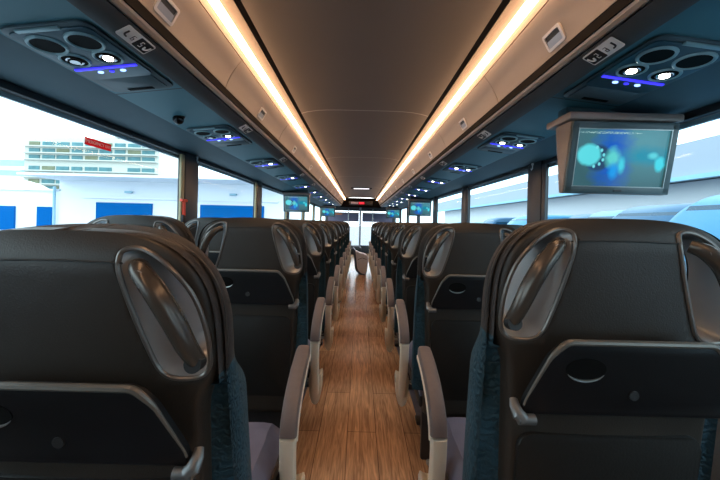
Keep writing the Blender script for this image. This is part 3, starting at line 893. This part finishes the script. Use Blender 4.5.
tube('drain_pipe', [(-10.05, -.15, 0), (-10.05, -.15, H+2.2)], .10, M['haze'], t, 8)
# apartment block behind
t = empty('apartment_block', (-132.6, 168, GZ), 'large pale apartment block with rows of windows far behind the workshop', 'building')
W_, Ht = 66, H+38.0
b = bmesh.new(); bx(b, (0, 12, Ht/2), (W_, 24, Ht)); bx(b, (18, 10, Ht+1.8), (18, 10, 3.6)); bx(b, (6, 10, Ht+1.), (8, 10, 2.))
frombm('wall', b, M['conc'], t)
for f in range(8):
    z = Ht-3.4-3.25*f-(2.2 if f > 2 else 0)
    for c in range(9):
        x = -W_/2+5.+c*7.0
        if (c, f > 2) == (6, True): continue
        box('window', (x, -.1, z), (6.1 if c % 3 else 5.2, .4, 2.1), M['aptglassA'] if (c*2+f) % 5 else M['aptglassB'], t)
    box('balcony', (0, -1., z-1.35), (W_, 2.0, .5), M['conc'], t)
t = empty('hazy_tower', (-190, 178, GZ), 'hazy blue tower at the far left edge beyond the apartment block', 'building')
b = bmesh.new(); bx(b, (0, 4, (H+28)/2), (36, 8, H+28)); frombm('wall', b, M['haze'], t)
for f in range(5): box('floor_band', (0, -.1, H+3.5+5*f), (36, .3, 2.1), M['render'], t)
t = empty('domed_depot', (-73, 62, GZ), 'low cream curved-roof shed at the far left behind the workshop', 'building')
V = []; F = []
for y in (0, 8):
    for i in range(13):
        a = PI*i/12; V.append((11*math.cos(a), y, H+3.0+4.2*math.sin(a)))
    V += [(-11, y, 0), (11, y, 0)]
F.append(tuple(range(15))); F.append(tuple(range(29, 14, -1)))
for i in range(15): F.append((i, (i+1) % 15, 15+(i+1) % 15, 15+i))
fromdata('shed_body', V, F, mat('cream shed', (.70, .64, .52), .8), t)
for i in range(3): box('roof_band', (0, -.2, H+2.+i*1.2), (18-2*i, .3, .4), M['render'], t)

# right: long white depot and its eave
t = empty('depot_building', (15, 26, GZ), 'long pale depot wall seen through the right windows', 'building')
b = bmesh.new(); bx(b, (3, 0, (H+2.2)/2), (6, 70, H+2.2)); frombm('wall', b, mat('depot wall', (.66, .62, .62), .9), t)
b = bmesh.new(); bx(b, (2.2, 0, H+3.0), (6.6, 70.4, 1.5)); frombm('fascia', b, mat('lilac grey fascia', (.37, .37, .41), .8), t)
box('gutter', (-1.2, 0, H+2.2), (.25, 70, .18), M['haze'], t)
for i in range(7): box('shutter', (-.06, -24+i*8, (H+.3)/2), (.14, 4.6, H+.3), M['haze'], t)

def make_van(paint, Hv=2.95, L=5.6):
    """nose towards -x; ground at z=0"""
    t = empty('parked_van', (0, 0, 0)); Wd = 1.0
    side = cat([(0, .45), (.05, .95), (.25, 1.15), (.95, 1.35)], 4, False)[:-1]+cat([(.95, 1.35), (1.35, 2.0), (1.75, 2.55), (2.1, Hv-.10), (2.7, Hv), (4.2, Hv), (L-.25, Hv-.04), (L-.03, Hv-.25), (L, 1.6), (L, .5)], 5, False)
    poly = side+[(L-.5, .35), (.3, .35)]
    V = []; F = []; n = len(poly)
    for (yy, ins, zs) in ((-Wd, .06, 1), (-Wd*.93, 0, 1)):
        pass
    secs = [(-Wd, .10), (-Wd*.95, .04), (-Wd*.80, 0), (Wd*.80, 0), (Wd*.95, .04), (Wd, .10)]
    cx = L/2; cz = 1.4
    for yy, ins in secs:
        for x, z in poly:
            tum = 0
            V.append((x+(cx-x)*ins*.4, yy*(1-.10*max(0, (z-1.4)/1.5)), z+(cz-z)*ins))
    for k_ in range(len(secs)-1):
        for i in range(n): F.append((k_*n+i, k_*n+(i+1) % n, (k_+1)*n+(i+1) % n, (k_+1)*n+i))
    F.append(tuple(range(n))); F.append(tuple((len(secs)-1)*n+i for i in range(n)))
    fromdata('van_body', V, F, paint, t, 'auto')
    # windshield
    V = []
    for yy in (-.78, .78):
        for x, z in ((1.00, 1.42), (1.36, 1.98), (1.95, 2.74)): V.append((x-.02, yy*(1-.10*(z-1.4)/1.5), z+.02))
    V += [(x+.05, y, z) for x, y, z in V]
    F = [(0, 1, 4, 3), (1, 2, 5, 4), (6, 9, 10, 7), (7, 10, 11, 8), (0, 6, 7, 1), (1, 7, 8, 2), (3, 4, 10, 9), (4, 5, 11, 10), (0, 3, 9, 6), (2, 8, 11, 5)]
    fromdata('windshield', V, F, M['vanglass'], t)
    for sy in (-1, 1):
        yb = lambda z: sy*(Wd*(1-.10*max(0, (z-1.4)/1.5))+.004)
        g = [(1.35, 1.6), (1.72, 2.25), (2.02, 2.66), (2.65, 2.68), (2.65, 1.6)]
        extrude_poly('side_window', g, lambda x, z: (x, yb(z), z), lambda x, z: (x, yb(z)-sy*.03, z), M['vanglass'], t)
        for x0 in (2.80, 4.20):
            g = [(x0, 1.6), (x0, 2.68), (x0+1.22, 2.68), (x0+1.22, 1.6)]
            extrude_poly('side_window', g, lambda x, z: (x, yb(z), z), lambda x, z: (x, yb(z)-sy*.03, z), M['vanglass'], t)
        box('wing_mirror', (1.45, sy*1.13, 2.15), (.12, .16, .50), M['black'], t, bevel=.03)
        box('headlamp', (.10, sy*.72, .88), (.14, .36, .22), M['white'], t, bevel=.03)
        for x in (.95, L-1.15):
            V, F = tubeverts([(x, sy*.98, .34), (x, sy*.76, .34)], .34, 24); w = fromdata('wheel', V, F, M['tyre'], t, 'auto')
            V, F = tubeverts([(x, sy*.99, .34), (x, sy*.95, .34)], .19, 16); fromdata('wheel_hub', V, F, M['steel'], w, 'auto')
    box('bumper', (.02, 0, .48), (.16, 1.9, .26), M['black'], t, bevel=.04)
    return t
vp = {'pale blue': make_van(M['vanpaint']), 'deep blue': make_van(M['vandark']), 'white': make_van(M['vanwhite'])}
VANS = [('pale blue', 2.3, 3.7, 0, 'nearest the right window beside the front seat'), ('deep blue', 3.5, 6.5, 0, 'second from the camera beyond the right window'),
        ('white', 4.6, 9.1, 0, 'under the big television, beyond the right window'), ('deep blue', 5.7, 11.9, 0, 'beside the first right window post'),
        ('pale blue', 5.4, 15.2, 3, 'just beyond the first right window post'), ('white', 6.4, 18.2, 0, 'in the middle of the second right window'), ('deep blue', 6.2, 21.5, 0, 'farthest seen through the second right window')]
usedv = set()
for c, x, y, a, where in VANS:
    if c in usedv: o = dup(vp[c])
    else: o = vp[c]; usedv.add(c)
    o.location = (x, y, GZ); o.rotation_euler = (0, 0, math.radians(a))
    o['label'] = '%s high-roof van parked %s' % (c, where); o['category'] = 'van'; o['group'] = 'parked vans'

# ------------------------------------------------------------------ light and camera
w = bpy.data.worlds.new('hazy daylight'); bpy.context.scene.world = w; w.use_nodes = True
nt = w.node_tree; N = nt.nodes; bg = N['Background']
tc = N.new('ShaderNodeTexCoord'); sp = N.new('ShaderNodeSeparateXYZ'); link(nt, tc.outputs['Generated'], sp.inputs[0])
cr = N.new('ShaderNodeValToRGB'); cr.color_ramp.elements[0].position = .45; cr.color_ramp.elements[0].color = (.93, .97, 1, 1)
cr.color_ramp.elements[1].position = .9; cr.color_ramp.elements[1].color = (.72, .86, 1, 1)
link(nt, sp.outputs['Z'], cr.inputs[0]); link(nt, cr.outputs[0], bg.inputs['Color']); bg.inputs['Strength'].default_value = 2.7

cam = bpy.data.cameras.new('camera'); co = bpy.data.objects.new('camera', cam); COL.objects.link(co)
cam.sensor_width = 36; cam.lens = 342/720*36; cam.shift_y = -18/720; cam.clip_start = .02; cam.clip_end = 500
co.matrix_world = Matrix.Translation((-.015, 0, E)) @ Matrix.Rotation(PI/2, 4, 'X') @ Matrix.Rotation(math.radians(1.4), 4, 'Z')
sc = bpy.context.scene; sc.camera = co
sc.view_settings.view_transform = 'Standard'; sc.view_settings.look = 'None'; sc.view_settings.exposure = .5; sc.view_settings.gamma = 1
sc.view_settings.use_curve_mapping = False
